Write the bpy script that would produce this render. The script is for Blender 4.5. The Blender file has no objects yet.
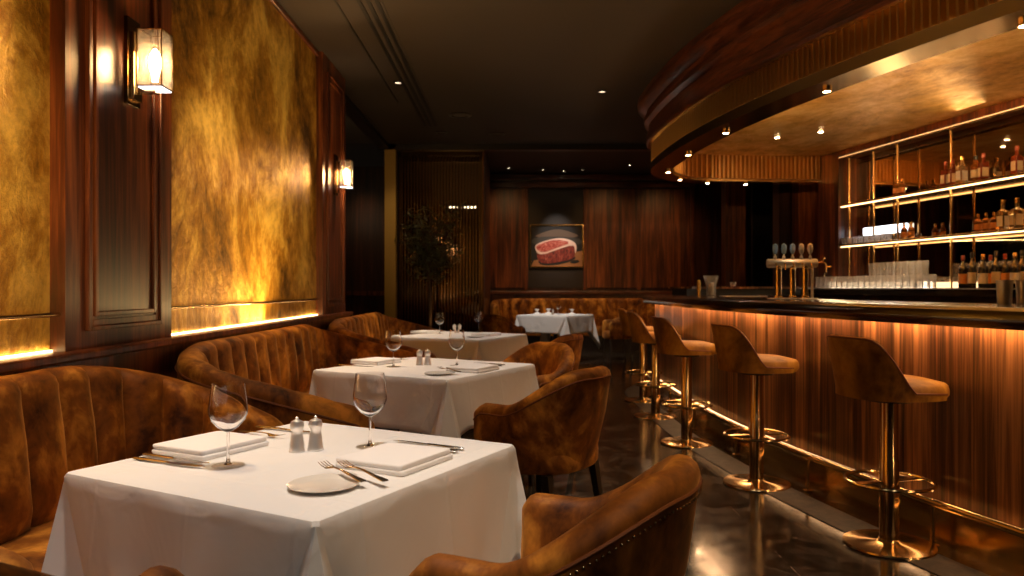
import bpy, math, random
from math import sin, cos, pi, radians, sqrt, atan2
from mathutils import Vector, Matrix
random.seed(7)
SC = bpy.context.scene
COL = SC.collection

# ------------------------------------------------------------------ camera, world, view
cd = bpy.data.cameras.new('camera'); cam = bpy.data.objects.new('camera', cd); COL.objects.link(cam)
cam.location = (0, 0, 1.2); cam.rotation_euler = (radians(90), 0, 0)
cd.sensor_width = 36.0; cd.lens = 750 / 1024 * 36
cd.clip_start = 0.05; cd.clip_end = 100
cd.dof.use_dof = True; cd.dof.focus_distance = 2.3; cd.dof.aperture_fstop = 5.0
SC.camera = cam
W = bpy.data.worlds.new('world'); SC.world = W; W.use_nodes = True
W.node_tree.nodes['Background'].inputs[0].default_value = (0.9, 0.6, 0.4, 1)
W.node_tree.nodes['Background'].inputs[1].default_value = 0.02
vs = SC.view_settings
vs.view_transform = 'Standard'; vs.look = 'None'; vs.gamma = 1; vs.exposure = 0.7
vs.use_curve_mapping = False
SC.cycles.use_denoising = True
SC.cycles.max_bounces = 8; SC.cycles.diffuse_bounces = 3; SC.cycles.glossy_bounces = 4
SC.cycles.transmission_bounces = 6; SC.cycles.transparent_max_bounces = 12
SC.cycles.sample_clamp_indirect = 4.0

def light(name, kind, loc, power, color=(1, .72, .42), to=None, size=.05, spot=60, blend=.6, sy=None):
    d = bpy.data.lights.new(name, kind); o = bpy.data.objects.new(name, d); COL.objects.link(o)
    d.energy = power; d.color = color; o.location = loc
    if kind == 'AREA':
        d.shape = 'RECTANGLE'; d.size = size; d.size_y = sy or size
    else:
        d.shadow_soft_size = size
    if kind == 'SPOT':
        d.spot_size = radians(spot); d.spot_blend = blend
    if to is not None:
        v = Vector(to) - Vector(loc); o.rotation_euler = v.to_track_quat('-Z', 'Y').to_euler()
    return o

WARM = (1, .70, .40); AMB = (1, .50, .17); SOFT = (1, .89, .79)
# ceiling downlights over each table (recessed in the ceiling at z 3.3)
light('table_downlight', 'SPOT', (-.55, 1.8, 3.25), 105, SOFT, (-.54, 1.98, .75), .06, 42, .7)
light('table_downlight', 'SPOT', (-.5, 4.0, 3.25), 80, SOFT, (-.46, 4.25, .75), .06, 42, .7)
light('table_downlight', 'SPOT', (-.5, 6.9, 3.25), 70, SOFT, (-.5, 7.1, .75), .06, 42, .7)
light('table_downlight', 'SPOT', (.4, 11.3, 3.4), 150, SOFT, (.72, 12.5, .7), .06, 44, .7)
# unseen spots added behind the viewpoint as fill on the cloth fronts
light('front_fill', 'SPOT', (.5, -1.3, 3.25), 40, SOFT, (-.5, 1.9, .6), .25, 60, .9)
light('front_fill', 'SPOT', (-1.3, -.9, 3.25), 24, SOFT, (-.8, 1.9, .5), .25, 60, .9)
# aisle downlights: chairs and stool seats
light('aisle_downlight', 'SPOT', (.55, 1.0, 3.25), 70, WARM, (.35, 1.6, .6), .06, 44, .8)
light('aisle_downlight', 'SPOT', (.9, 3.0, 3.25), 50, WARM, (.4, 3.5, .6), .06, 45, .8)
light('aisle_downlight', 'SPOT', (.6, 4.9, 3.25), 60, WARM, (.3, 5.1, .6), .06, 45, .8)
light('booth_downlight', 'SPOT', (-1.15, 2.3, 3.25), 75, WARM, (-1.45, 2.3, .7), .06, 60, .8)
light('booth_downlight', 'SPOT', (-1.15, 4.3, 3.25), 105, WARM, (-1.5, 4.5, .7), .06, 60, .8)
light('booth_downlight', 'SPOT', (-1.15, 7.2, 3.25), 100, WARM, (-1.5, 7.5, .7), .06, 60, .8)
light('booth_downlight', 'SPOT', (.9, 13.0, 3.4), 70, WARM, (.9, 14.0, .8), .06, 80, .8)
# wall washers on the far wall, picture spot
for x in (-.1, 1.9, 3.0):
    light('wall_washer', 'SPOT', (x, 13.2, 3.38), 34, AMB, (x, 14.75, 1.9), .2, 75, 1)
light('picture_spot', 'SPOT', (.9, 13.6, 3.38), 60, SOFT, (.88, 14.75, 2.15), .03, 34, .8)

# ------------------------------------------------------------------ materials
MATS = {}
def mat(name, color=(.8, .8, .8), rough=.5, metal=0., emit=None, estr=0., **kw):
    m = bpy.data.materials.new(name); m.use_nodes = True
    b = m.node_tree.nodes['Principled BSDF']
    b.inputs['Base Color'].default_value = (*color, 1); b.inputs['Roughness'].default_value = rough
    b.inputs['Metallic'].default_value = metal
    if emit: b.inputs['Emission Color'].default_value = (*emit, 1); b.inputs['Emission Strength'].default_value = estr
    for k, v in kw.items():
        b.inputs[k.replace('_', ' ')].default_value = v
    MATS[name] = m
    return m
def nodes(m): return m.node_tree.nodes, m.node_tree.links, m.node_tree.nodes['Principled BSDF']
def coords(m, scale=(1, 1, 1), rot=(0, 0, 0), obj=False):
    N, L, b = nodes(m)
    mp = N.new('ShaderNodeMapping'); mp.inputs['Scale'].default_value = scale; mp.inputs['Rotation'].default_value = rot
    if obj: L.new(N.new('ShaderNodeTexCoord').outputs['Object'], mp.inputs[0])
    else: L.new(N.new('ShaderNodeNewGeometry').outputs['Position'], mp.inputs[0])
    return mp.outputs[0]
def noise(m, vec, scale, detail=4, rough=.6, dist=0.):
    N, L, b = nodes(m); n = N.new('ShaderNodeTexNoise'); n.inputs['Scale'].default_value = scale
    n.inputs['Detail'].default_value = detail; n.inputs['Roughness'].default_value = rough; n.inputs['Distortion'].default_value = dist
    L.new(vec, n.inputs['Vector']); return n.outputs['Fac']
def ramp(m, fac, stops):
    N, L, b = nodes(m); r = N.new('ShaderNodeValToRGB'); e = r.color_ramp.elements
    while len(e) < len(stops): e.new(.5)
    for i, (p, c) in enumerate(stops):
        e[i].position = p; e[i].color = (*c, 1) if len(c) == 3 else c
    L.new(fac, r.inputs[0]); return r.outputs[0]
def math2(m, op, a, b_):
    N, L, b = nodes(m); n = N.new('ShaderNodeMath'); n.operation = op
    for i, v in enumerate((a, b_)):
        if isinstance(v, (int, float)): n.inputs[i].default_value = v
        else: L.new(v, n.inputs[i])
    return n.outputs[0]
def bump(m, h, strength=.3, dist=.01):
    N, L, b = nodes(m); n = N.new('ShaderNodeBump'); n.inputs['Strength'].default_value = strength
    n.inputs['Distance'].default_value = dist; L.new(h, n.inputs['Height']); L.new(n.outputs[0], b.inputs['Normal'])
def link(m, out, inp): m.node_tree.links.new(out, nodes(m)[2].inputs[inp])

# crushed amber velvet
def velvet(name, dark, mid, hi, sc=5.0):
    m = mat(name, mid, .62); v = coords(m, (1, 1, .75))
    a = noise(m, v, sc * .8, 5, .6, .7); c = noise(m, v, sc * 3.1, 4, .6, .4)
    f = math2(m, 'ADD', math2(m, 'MULTIPLY', a, .7), math2(m, 'MULTIPLY', c, .3))
    link(m, ramp(m, f, [(.37, dark), (.5, mid), (.65, hi)]), 'Base Color')
    b = nodes(m)[2]; b.inputs['Sheen Weight'].default_value = .38; b.inputs['Sheen Roughness'].default_value = .35
    b.inputs['Sheen Tint'].default_value = (1, .46, .12, 1); b.inputs['Specular IOR Level'].default_value = .25
    bump(m, noise(m, v, 60, 3), .15, .004)
    return m
velvet('velvet', (.045, .010, .001), (.25, .078, .008), (.78, .33, .045))
velvet('velvet_stool', (.10, .036, .003), (.29, .125, .010), (.54, .27, .030), 4)
mat('piping', (.17, .045, .005), .65)
# walnut
def wood(name, lo, mid, hi, scale=(13, 13, .7), rough=.28, coat=.3, rot=(0, 0, 0), big=True):
    m = mat(name, mid, rough); v = coords(m, scale, rot)
    g = noise(m, v, 1.6, 6, .65, .6)
    w = coords(m, tuple(s * .22 for s in scale), rot); h = noise(m, w, 1.3, 2, .5, .8)
    f = math2(m, 'ADD', math2(m, 'MULTIPLY', g, .6), math2(m, 'MULTIPLY', h, .4))
    link(m, ramp(m, f, [(.39, lo), (.5, mid), (.62, hi)]), 'Base Color')
    b = nodes(m)[2]; b.inputs['Coat Weight'].default_value = coat; b.inputs['Coat Roughness'].default_value = .18
    bump(m, g, .08, .004)
    return m
wood('walnut', (.020, .0045, .0015), (.10, .023, .006), (.27, .075, .018), rough=.36, coat=.12)
wood('walnut_bar', (.018, .005, .002), (.15, .055, .018), (.47, .20, .070), (19, 19, .45), .30, .25)
wood('walnut_dark', (.012, .004, .002), (.035, .011, .005), (.08, .025, .010), rough=.3)
wood('rosewood_cornice', (.022, .005, .002), (.075, .018, .006), (.17, .045, .014), (3, 3, 30), .3, .4)
wood('counter_wood', (.006, .002, .001), (.018, .006, .003), (.05, .016, .007), (6, 1.2, 14), .12, .8)
# gold leaf panels
def goldleaf(name, scale, lo, mid, hi, rough, metal, bs):
    m = mat(name, mid, rough, metal); v = coords(m, scale)
    a = noise(m, v, 1.9, 9, .74, .5); c = noise(m, v, 9, 6, .75, .3)
    f = math2(m, 'ADD', math2(m, 'MULTIPLY', a, .72), math2(m, 'MULTIPLY', c, .28))
    link(m, ramp(m, f, [(.39, lo), (.49, mid), (.60, hi)]), 'Base Color')
    link(m, ramp(m, c, [(.3, (rough + .12,) * 3), (.7, (rough - .12,) * 3)]), 'Roughness')
    bump(m, math2(m, 'ADD', a, c), bs, .03)
    return m
goldleaf('gold_leaf', (1, .8, .62), (.085, .036, .003), (.47, .225, .020), (1.0, .66, .13), .42, .5, .6)
goldleaf('gold_ceiling', (.8, .5, 1), (.42, .20, .035), (.74, .42, .10), (.98, .66, .26), .42, .7, .03)
mat('brass', (.80, .56, .26), .16, 1.0)
m = mat('brass_aged', (.60, .40, .16), .20, 1.0)
mat('brass_dark', (.16, .085, .025), .26, 1.0)
mat('brass_flute', (.62, .38, .14), .28, 1.0)
mat('gilt_paint', (.50, .31, .07), .4, .3)
mat('steel', (.90, .87, .83), .34, .9)
mat('silver', (.72, .69, .65), .17, 1.0)
mat('chrome_blue', (.28, .48, .88), .25, .4)
mat('black_metal', (.012, .010, .009), .35, .2)
mat('black_wood', (.012, .008, .006), .35)
m = mat('black_stone', (.012, .009, .007), .07); 
mat('mirror', (.42, .31, .20), .03, 1.0)
mat('smoked_mirror', (.10, .07, .05), .06, 1.0)
mat('label_cream', (.75, .62, .42), .6); mat('label_white', (.8, .76, .7), .6); mat('label_orange', (.7, .3, .08), .6)
mat('cap_red', (.35, .05, .02), .3); mat('cap_black', (.015, .013, .012), .3); mat('cap_gold', (.75, .45, .14), .25, 1.0)
mat('ceramic', (.78, .72, .64), .25, Coat_Weight=.5)
m = mat('linen', (.80, .765, .73), .85); v = coords(m); vo = coords(m, (1, 1, 1), obj=True)
sx = m.node_tree.nodes.new('ShaderNodeSeparateXYZ'); m.node_tree.links.new(vo, sx.inputs[0]); cr = None
for ax in (0, 1):
    q = math2(m, 'ABSOLUTE', math2(m, 'SUBTRACT', math2(m, 'FRACT', math2(m, 'ADD', math2(m, 'MULTIPLY', sx.outputs[ax], 3.2), .37), 0), .5), 0)
    q = math2(m, 'MAXIMUM', math2(m, 'SUBTRACT', 1, math2(m, 'MULTIPLY', q, 30)), 0)
    cr = q if cr is None else math2(m, 'ADD', cr, q)
bump(m, math2(m, 'ADD', math2(m, 'MULTIPLY', noise(m, v, 6, 3, .5, .6), 1.2), math2(m, 'MULTIPLY', cr, .16)), .45, .014)
nodes(m)[2].inputs['Sheen Weight'].default_value = .15
mat('napkin', (.84, .80, .77), .85)
# black marble floor, tiled
m = mat('marble_floor', (.01, .008, .006), .1); v = coords(m, (1, 1, 1), (0, 0, radians(0)))
N, L, B = nodes(m)
n1 = noise(m, v, 1.6, 8, .7, 2.2); n2 = noise(m, v, 5, 6, .7, 1.5)
f = math2(m, 'ADD', math2(m, 'MULTIPLY', n1, .6), math2(m, 'MULTIPLY', n2, .4))
bk = N.new('ShaderNodeTexBrick'); bk.inputs['Scale'].default_value = 1; bk.inputs['Brick Width'].default_value = .6
bk.inputs['Row Height'].default_value = .6; bk.inputs['Mortar Size'].default_value = .0025; bk.offset = 0
bk.inputs['Color1'].default_value = (1, 1, 1, 1); bk.inputs['Color2'].default_value = (.7, .7, .7, 1); bk.inputs['Mortar'].default_value = (2.5, 2.2, 2, 1)
L.new(v, bk.inputs['Vector'])
mx = N.new('ShaderNodeMix'); mx.data_type = 'RGBA'; mx.blend_type = 'MULTIPLY'; mx.inputs[0].default_value = 1
L.new(ramp(m, f, [(.35, (.007, .005, .004)), (.5, (.022, .016, .012)), (.56, (.075, .056, .042)), (.60, (.03, .022, .016)), (.68, (.045, .033, .024))]), mx.inputs[6])
L.new(bk.outputs[0], mx.inputs[7]); L.new(mx.outputs[2], B.inputs['Base Color'])
link(m, ramp(m, n2, [(.3, (.07,) * 3), (.7, (.22,) * 3)]), 'Roughness')
bump(m, n1, .03, .01)
m = mat('border_stone', (.03, .024, .018), .45); v = coords(m)
link(m, ramp(m, noise(m, v, 12, 6, .7, 1), [(.38, (.010, .008, .006)), (.62, (.06, .046, .035))]), 'Base Color')
mat('ceiling_paint', (.040, .029, .022), .6)
mat('ceiling_recess', (.10, .085, .07), .6)
mat('slot_black', (.004, .003, .003), .6)
mat('wall_dark', (.02, .012, .008), .5)
# emitters
mat('led', (1, .7, .3), .5, 0, (1, .66, .28), 9)
mat('led_bar', (1, .6, .25), .5, 0, (1, .58, .28), 26)
mat('led_rail', (1, .6, .25), .5, 0, (1, .60, .28), 2.4)
mat('led_shelf', (1, .7, .35), .5, 0, (1, .63, .28), 3.2)
mat('led_cove', (1, .7, .35), .5, 0, (1, .60, .26), 115)
mat('lit_strip', (1, .9, .8), .5, 0, (1, .84, .64), 3.0); mat('head_glow', (1, .7, .35), .5, 0, (1, .60, .24), .7)
mat('bulb', (1, .8, .5), .5, 0, (1, .66, .32), 90)
mat('spot_lens', (1, .85, .6), .5, 0, (1, .80, .52), 40)
mat('bulb_dim', (1, .8, .5), .5, 0, (1, .74, .45), 5)
mat('spot_dim', (1, .8, .6), .5, 0, (1, .75, .5), 1.2)
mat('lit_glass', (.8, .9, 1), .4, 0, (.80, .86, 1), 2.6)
# thin clear glass: what a sheet of glass does, seen from any side
def thin(name, tint=(1, 1, 1), gl=(1, 1, 1), ior=1.45, boost=1.0, haze=0):
    m = bpy.data.materials.new(name); m.use_nodes = True; N = m.node_tree.nodes; L = m.node_tree.links
    N.remove(N['Principled BSDF']); t = N.new('ShaderNodeBsdfTransparent'); g = N.new('ShaderNodeBsdfGlossy')
    t.inputs[0].default_value = (*tint, 1); g.inputs[0].default_value = (*gl, 1); g.inputs['Roughness'].default_value = .03
    fr = N.new('ShaderNodeFresnel'); fr.inputs[0].default_value = ior
    mu = N.new('ShaderNodeMath'); mu.operation = 'MULTIPLY'; mu.inputs[1].default_value = boost; mu.use_clamp = True
    L.new(fr.outputs[0], mu.inputs[0])
    s = N.new('ShaderNodeMixShader'); L.new(mu.outputs[0], s.inputs[0]); L.new(t.outputs[0], s.inputs[1]); L.new(g.outputs[0], s.inputs[2])
    if haze:
        d = N.new('ShaderNodeBsdfTranslucent'); d.inputs[0].default_value = (1, .95, .9, 1); q = N.new('ShaderNodeMixShader'); q.inputs[0].default_value = haze
        L.new(s.outputs[0], q.inputs[1]); L.new(d.outputs[0], q.inputs[2]); s = q
    L.new(s.outputs[0], N['Material Output'].inputs[0]); MATS[name] = m; return m
thin('pane', (1, .93, .84), boost=1.6, haze=.035)
thin('tumbler_glass', (.93, .91, .88), boost=2.0, haze=.15)
thin('foot_glass', (.97, .96, .95), boost=.35)
mat('crystal', (1, 1, 1), .0, 0, Transmission_Weight=1.0, IOR=1.45)
mat('bottle_amber', (.65, .24, .04), .05, 0, Transmission_Weight=.75, IOR=1.4)
mat('bottle_clear', (.95, .72, .40), .05, 0, Transmission_Weight=.85, IOR=1.4)
mat('bottle_dark', (.03, .022, .012), .06, 0, Coat_Weight=.6)
mat('bottle_red', (.30, .05, .015), .06, 0, Transmission_Weight=.4, IOR=1.4)
mat('leaf', (.045, .055, .018), .5); mat('bark', (.06, .035, .02), .8); mat('pot', (.03, .022, .016), .4)
# painting colours
mat('art_dark', (.012, .010, .009), .5); mat('art_board', (.33, .14, .05), .5)
m = mat('art_steak', (.5, .10, .07), .45); v = coords(m, (1, 1, 1), (0, radians(30), 0))
link(m, ramp(m, noise(m, v, 14, 5, .7, 2.5), [(.35, (.22, .02, .015)), (.52, (.50, .08, .06)), (.66, (.80, .42, .32))]), 'Base Color')
m = mat('art_side', (.2, .03, .02), .45); v = coords(m, (5, 1, 1))
link(m, ramp(m, noise(m, v, 9, 5, .7, 1.5), [(.4, (.05, .008, .005)), (.55, (.26, .03, .02)), (.7, (.55, .18, .12))]), 'Base Color')
mat('art_fat', (.85, .60, .50), .5); mat('art_glow', (.14, .09, .06), .5); mat('art_mid', (.05, .045, .04), .5)

# ------------------------------------------------------------------ mesh builder
class MB:
    def __init__(s): s.v = []; s.f = []
    def add(s, vs, fs):
        n = len(s.v); s.v += [tuple(p) for p in vs]; s.f += [tuple(i + n for i in f) for f in fs]; return s
    def box(s, x0, x1, y0, y1, z0, z1):
        return s.add([(x0, y0, z0), (x1, y0, z0), (x1, y1, z0), (x0, y1, z0), (x0, y0, z1), (x1, y0, z1), (x1, y1, z1), (x0, y1, z1)],
                     [(0, 3, 2, 1), (4, 5, 6, 7), (0, 1, 5, 4), (1, 2, 6, 5), (2, 3, 7, 6), (3, 0, 4, 7)])
    def rings(s, R, closed=True, cap0=True, cap1=True, loop=False):
        n = len(R[0]); vs = [p for r in R for p in r]; fs = []
        m = len(R)
        for i in range(m if loop else m - 1):
            a = i * n; b = ((i + 1) % m) * n
            for j in range(n if closed else n - 1):
                k = (j + 1) % n; fs.append((a + j, a + k, b + k, b + j))
        if not loop:
            if cap0: fs.append(tuple(range(n - 1, -1, -1)))
            if cap1: fs.append(tuple((m - 1) * n + j for j in range(n)))
        return s.add(vs, fs)
    def lathe(s, prof, c=(0, 0, 0), n=24, cap0=True, cap1=True):
        R = [[(c[0] + r * cos(2 * pi * j / n), c[1] + r * sin(2 * pi * j / n), c[2] + z) for j in range(n)] for r, z in prof]
        return s.rings(R, True, cap0, cap1)
    def cyl(s, r, z0, z1, c=(0, 0, 0), n=20): return s.lathe([(r, z0), (r, z1)], c, n)
    def tube(s, pts, r, n=8, loop=False):
        P = [Vector(p) for p in pts]; R = []; m = len(P)
        for i, p in enumerate(P):
            a = P[(i - 1) % m] if (loop or i > 0) else p; b = P[(i + 1) % m] if (loop or i < m - 1) else p
            t = (b - a).normalized(); up = Vector((0, 0, 1)) if abs(t.z) < .9 else Vector((0, 1, 0))
            u = t.cross(up).normalized(); w = u.cross(t)
            rr = r[i] if isinstance(r, (list, tuple)) else r
            R.append([tuple(p + u * (rr * cos(2 * pi * j / n)) + w * (rr * sin(2 * pi * j / n))) for j in range(n)])
        return s.rings(R, True, loop=loop)
    def sweep(s, path, prof, loop=False):
        """path of (x,y,nx,ny), prof closed list of (outward offset, z)"""
        R = [[(x + nx * o, y + ny * o, z) for o, z in prof] for x, y, nx, ny in path]
        return s.rings(R, True, loop=loop)
    def build(s, name, m, parent=None, smooth=40, bevel=0, seg=2, loc=None, subsurf=0):
        me = bpy.data.meshes.new(name); me.from_pydata(s.v, [], s.f); me.update()
        import bmesh
        bm = bmesh.new(); bm.from_mesh(me); bmesh.ops.recalc_face_normals(bm, faces=bm.faces); bm.to_mesh(me); bm.free()
        me.materials.append(MATS[m] if isinstance(m, str) else m)
        if smooth:
            me.shade_smooth(); me.set_sharp_from_angle(angle=radians(smooth))
        o = bpy.data.objects.new(name, me); COL.objects.link(o)
        if parent: o.parent = parent
        if loc: o.location = loc
        if bevel:
            b = o.modifiers.new('b', 'BEVEL'); b.width = bevel; b.segments = seg; b.limit_method = 'ANGLE'; b.angle_limit = radians(35)
        if subsurf:
            b = o.modifiers.new('s', 'SUBSURF'); b.levels = b.render_levels = subsurf
        return o
def tag(o, label=None, cat=None, group=None, kind=None):
    if label: o['label'] = label
    if cat: o['category'] = cat
    if group: o['group'] = group
    if kind: o['kind'] = kind
    return o
def thing(name, label, cat, loc=(0, 0, 0), rz=0, group=None):
    o = bpy.data.objects.new(name, None); COL.objects.link(o); o.location = loc; o.rotation_euler = (0, 0, rz); o.empty_display_size = .1
    return tag(o, label, cat, group)
def struct(o, label=None, cat='structure'):
    o['kind'] = 'structure'
    o['label'] = label or o.name.replace('_', ' ') + ' of the dining room'; o['category'] = cat; return o
def kids(o): return [c for c in COL.objects if c.parent == o]
def dup(root, loc, rz=None, label=None, group=None, scale=None):
    r = root.copy(); COL.objects.link(r); r.location = loc
    if rz is not None: r.rotation_euler = (0, 0, rz)
    if label: r['label'] = label
    if group: r['group'] = group
    if scale: r.scale = scale
    def rec(a, b):
        for ch in KIDS.get(a.name, []):
            c = ch.copy(); COL.objects.link(c); c.parent = b; rec(ch, c)
    rec(root, r)
    return r
KIDS = {}
def index(root):
    KIDS[root.name] = kids(root)
    for k in KIDS[root.name]: index(k)
    return root
def resample(P, step):
    P = [Vector((*p, 0)) if len(p) == 2 else Vector(p) for p in P]
    L = [0]
    for a, b in zip(P, P[1:]): L.append(L[-1] + (b - a).length)
    n = max(2, int(L[-1] / step)); out = []; k = 0
    for i in range(n + 1):
        d = L[-1] * i / n
        while k < len(L) - 2 and L[k + 1] < d: k += 1
        t = (d - L[k]) / max(1e-9, L[k + 1] - L[k]); out.append(P[k].lerp(P[k + 1], t))
    R = []
    for i, p in enumerate(out):
        a = out[max(0, i - 1)]; b = out[min(n, i + 1)]; t = (b - a).normalized()
        R.append((p.x, p.y, -t.y, t.x))
    return R
def smooth01(t): t = max(0, min(1, t)); return t * t * (3 - 2 * t)

# ------------------------------------------------------------------ room shell
XW = -1.75
def sbox(name, m, *b, bevel=0, label=None): return struct(MB().box(*b).build(name, m, smooth=0, bevel=bevel), label)
sbox('floor', 'marble_floor', -4, 7, -3, 18, -.1, 0)
sbox('ceiling', 'ceiling_paint', -1.85, 7, -3, 11, 3.3, 3.4)
sbox('ceiling_recess', 'ceiling_recess', -4, -1.85, 7.64, 11, 3.32, 3.4)
sbox('ceiling_rear', 'ceiling_paint', -4, 7, 11, 18, 3.45, 3.55)
sbox('trim_1', 'black_wood', -1.95, -1.80, 7.64, 11, 3.24, 3.32)
sbox('trim_2', 'black_wood', -1.95, 7, 10.95, 11.1, 3.22, 3.5)
sbox('wall_back', 'wall_dark', -4, 7, -3.1, -3, 0, 3.4)
sbox('wall_right', 'wall_dark', 6.6, 6.7, -3, 18, 0, 3.5)
# left wall: wainscot, ledge, gold panels, pilasters
sbox('wall_left', 'walnut_dark', XW - .15, XW, -3, 7.64, 0, 3.3)
sbox('trim_3', 'walnut', XW, XW + .10, -3, 7.64, 0, .93)
sbox('trim_4', 'walnut', XW, XW + .13, -3, 7.66, .925, .96, bevel=.008)
def pil(name, y0, y1):
    sbox(name, 'walnut', XW, XW + .07, y0, y1, .95, 3.3)
for k, (y0, y1) in enumerate(((-3, -.12), (-.12, .76), (2.82, 3.70), (6.66, 7.56))):
    if k == 0: continue
    pil('trim_%d' % (10 + k), y0, y1)
    # raised moulding frame on the pilaster
    mb = MB(); X = XW + .07
    a0, a1, b0, b1 = y0 + .13, y1 - .13, 1.03, 3.16
    for (w0, w1, t) in ((0, .018, .018), (.018, .045, .008), (.055, .075, .014)):
        mb.box(X, X + t, a0 + w0, a0 + w1, b0 + w0, b1 - w0); mb.box(X, X + t, a1 - w1, a1 - w0, b0 + w0, b1 - w0)
        mb.box(X, X + t, a0 + w1, a1 - w1, b0 + w0, b0 + w1); mb.box(X, X + t, a0 + w1, a1 - w1, b1 - w1, b1 - w0)
    struct(mb.build('trim_%d' % (20 + k), 'walnut', smooth=0, bevel=.003))
sbox('trim_5', 'rosewood_cornice', XW, XW + .04, -3, 7.66, 3.255, 3.3, bevel=.01)
GP = [(.76, 2.82, 'gold leaf wall panel beside the camera end of the booths'), (3.70, 6.66, 'mottled gold leaf wall panel behind the middle booth')]
labs = ['mottled gold leaf wall panel above the tufted booth by the first table', 'tall mottled gold leaf wall panel between the two wall sconces']
for k, (y0, y1, _) in enumerate(GP):
    t = thing('gold_panel', labs[k], 'wall panel', (XW, (y0 + y1) / 2, .96), 0)
    h = (y1 - y0) / 2
    MB().box(.001, .012, -h, h, 0, 2.295).build('leaf_sheet', 'gold_leaf', t, smooth=0)
    MB().tube([(.045, -h, .14), (.045, h, .14)], .009, 10).build('brass_rail', 'brass_aged', t)
    MB().box(.014, .026, -h + .005, h - .005, .001, .007).build('light_strip', 'led', t, smooth=0)
# recess beyond the second pilaster
sbox('wall_recess', 'walnut_dark', -3.4, -3.3, 7.64, 12.2, 0, 3.5)
sbox('wall_recess_near', 'walnut_dark', -3.4, XW - .15, 7.5, 7.64, 0, 3.5)
sbox('wall_recess_end', 'walnut_dark', -3.4, -1.86, 12.1, 12.2, 0, 3.16)
sbox('trim_6', 'walnut', -3.4, -1.86, 12.06, 12.1, 1.08, 1.15)
light('column_fill', 'SPOT', (-1.45, 10.2, 3.2), 12, WARM, (-1.8, 11, 1.6), .05, 60, .9)  # unseen spot added to brighten the brass column
light('recess_fill', 'POINT', (-2.9, 9.0, 2.6), 1.6, WARM, size=.3)  # point light without a fixture, added to lift the recess ceiling
light('recess_downlight', 'SPOT', (-2.4, 11.6, 3.2), 14, AMB, (-2.3, 12.1, 1.1), .05, 70, .8)
tag(MB().box(-1.86, -1.70, 10.95, 11.1, 0, 3.3).build('brass_column', 'gilt_paint', None, 0), 'tall square brass clad column at the corner by the slatted screen', 'column')
# slatted screen with dark glass behind
t = thing('slatted_screen', 'tall bronze screen of narrow vertical slats behind the potted tree', 'screen', (-1.1, 11.5, 0))
mb = MB()
for i in range(26):
    x = -.58 + i * .0472; mb.box(x - .008, x + .008, -.03, .03, .04, 3.26)
tag(mb.build('slat_rows', 'brass_dark', t, 0), kind='stuff')
MB().box(-.62, .64, -.035, .035, 3.24, 3.3).box(-.62, .64, -.035, .035, 0, .05).box(-.64, -.60, -.035, .035, 0, 3.3).box(.62, .65, -.035, .035, 0, 3.3).build('frame', 'brass_dark', t, 0)
MB().box(-.6, .62, .06, .075, .05, 3.24).build('glass_back', 'smoked_mirror', t, 0)
t = thing('ceiling_light_dots', 'short row of tiny bulbs standing for ceiling lights reflected behind the slatted screen', 'light', (-.95, 11.545, 2.44))  # bulbs put in place of ceiling lights reflected in the dark glass
MB().tube([(-.02, 0, .02), (.42, 0, .02)], .004, 6).build('wire', 'black_metal', t)
for i in range(8): MB().lathe([(.001, -.012), (.010, -.004), (.010, .006), (.004, .018)], (i * .055, 0, 0), 10).build('bulb', 'bulb_dim', t)
sbox('wall_screen', 'wall_dark', -1.9, -.45, 11.62, 11.75, 0, 3.5)
sbox('wall_screen_side', 'walnut', -.47, -.43, 11.5, 14.8, 0, 3.5)
# far wall with panels
sbox('wall_far', 'walnut_dark', -.6, 7, 14.8, 14.95, 0, 3.5)
fx = [-.43, .28, 1.44, 2.50, 3.55]
k = 30
for i in range(4):
    if i == 1: continue
    a, b = fx[i] + .03, fx[i + 1] - .03
    sbox('trim_%d' % k, 'walnut', a, b, 14.775, 14.8, 1.2, 3.15, bevel=.006); k += 1
for x in fx:
    sbox('trim_%d' % k, 'walnut', x - .035, x + .035, 14.755, 14.8, 1.16, 3.2, bevel=.006); k += 1
sbox('trim_7', 'rosewood_cornice', -.45, 3.6, 14.70, 14.8, 3.17, 3.28, bevel=.015)
sbox('trim_8', 'rosewood_cornice', -.45, 3.6, 14.66, 14.8, 3.32, 3.42, bevel=.015)
sbox('trim_9', 'rosewood_cornice', -.45, 3.6, 14.72, 14.8, 1.07, 1.14, bevel=.01)
sbox('trim_15', 'walnut_dark', -.45, 3.6, 14.74, 14.8, 0, 1.07)
sbox('wall_niche', 'wall_dark', .31, 1.41, 14.79, 14.81, 1.2, 3.15)
# passage and panelled wall behind the far end of the bar
sbox('wall_passage', 'wall_dark', 4.3, 7, 13.4, 13.5, 0, 3.5)
for i, (x0, x1, y, m_) in enumerate(((3.42, 3.74, 12.0, 'walnut'), (4.14, 4.55, 11.6, 'walnut_dark'), (3.72, 3.86, 10.45, 'walnut_dark'), (3.94, 4.9, 10.3, 'walnut'))):
    sbox('wall_pier_%d' % i, m_, x0, x1, y, y + .25, 0, 3.45)
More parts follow.
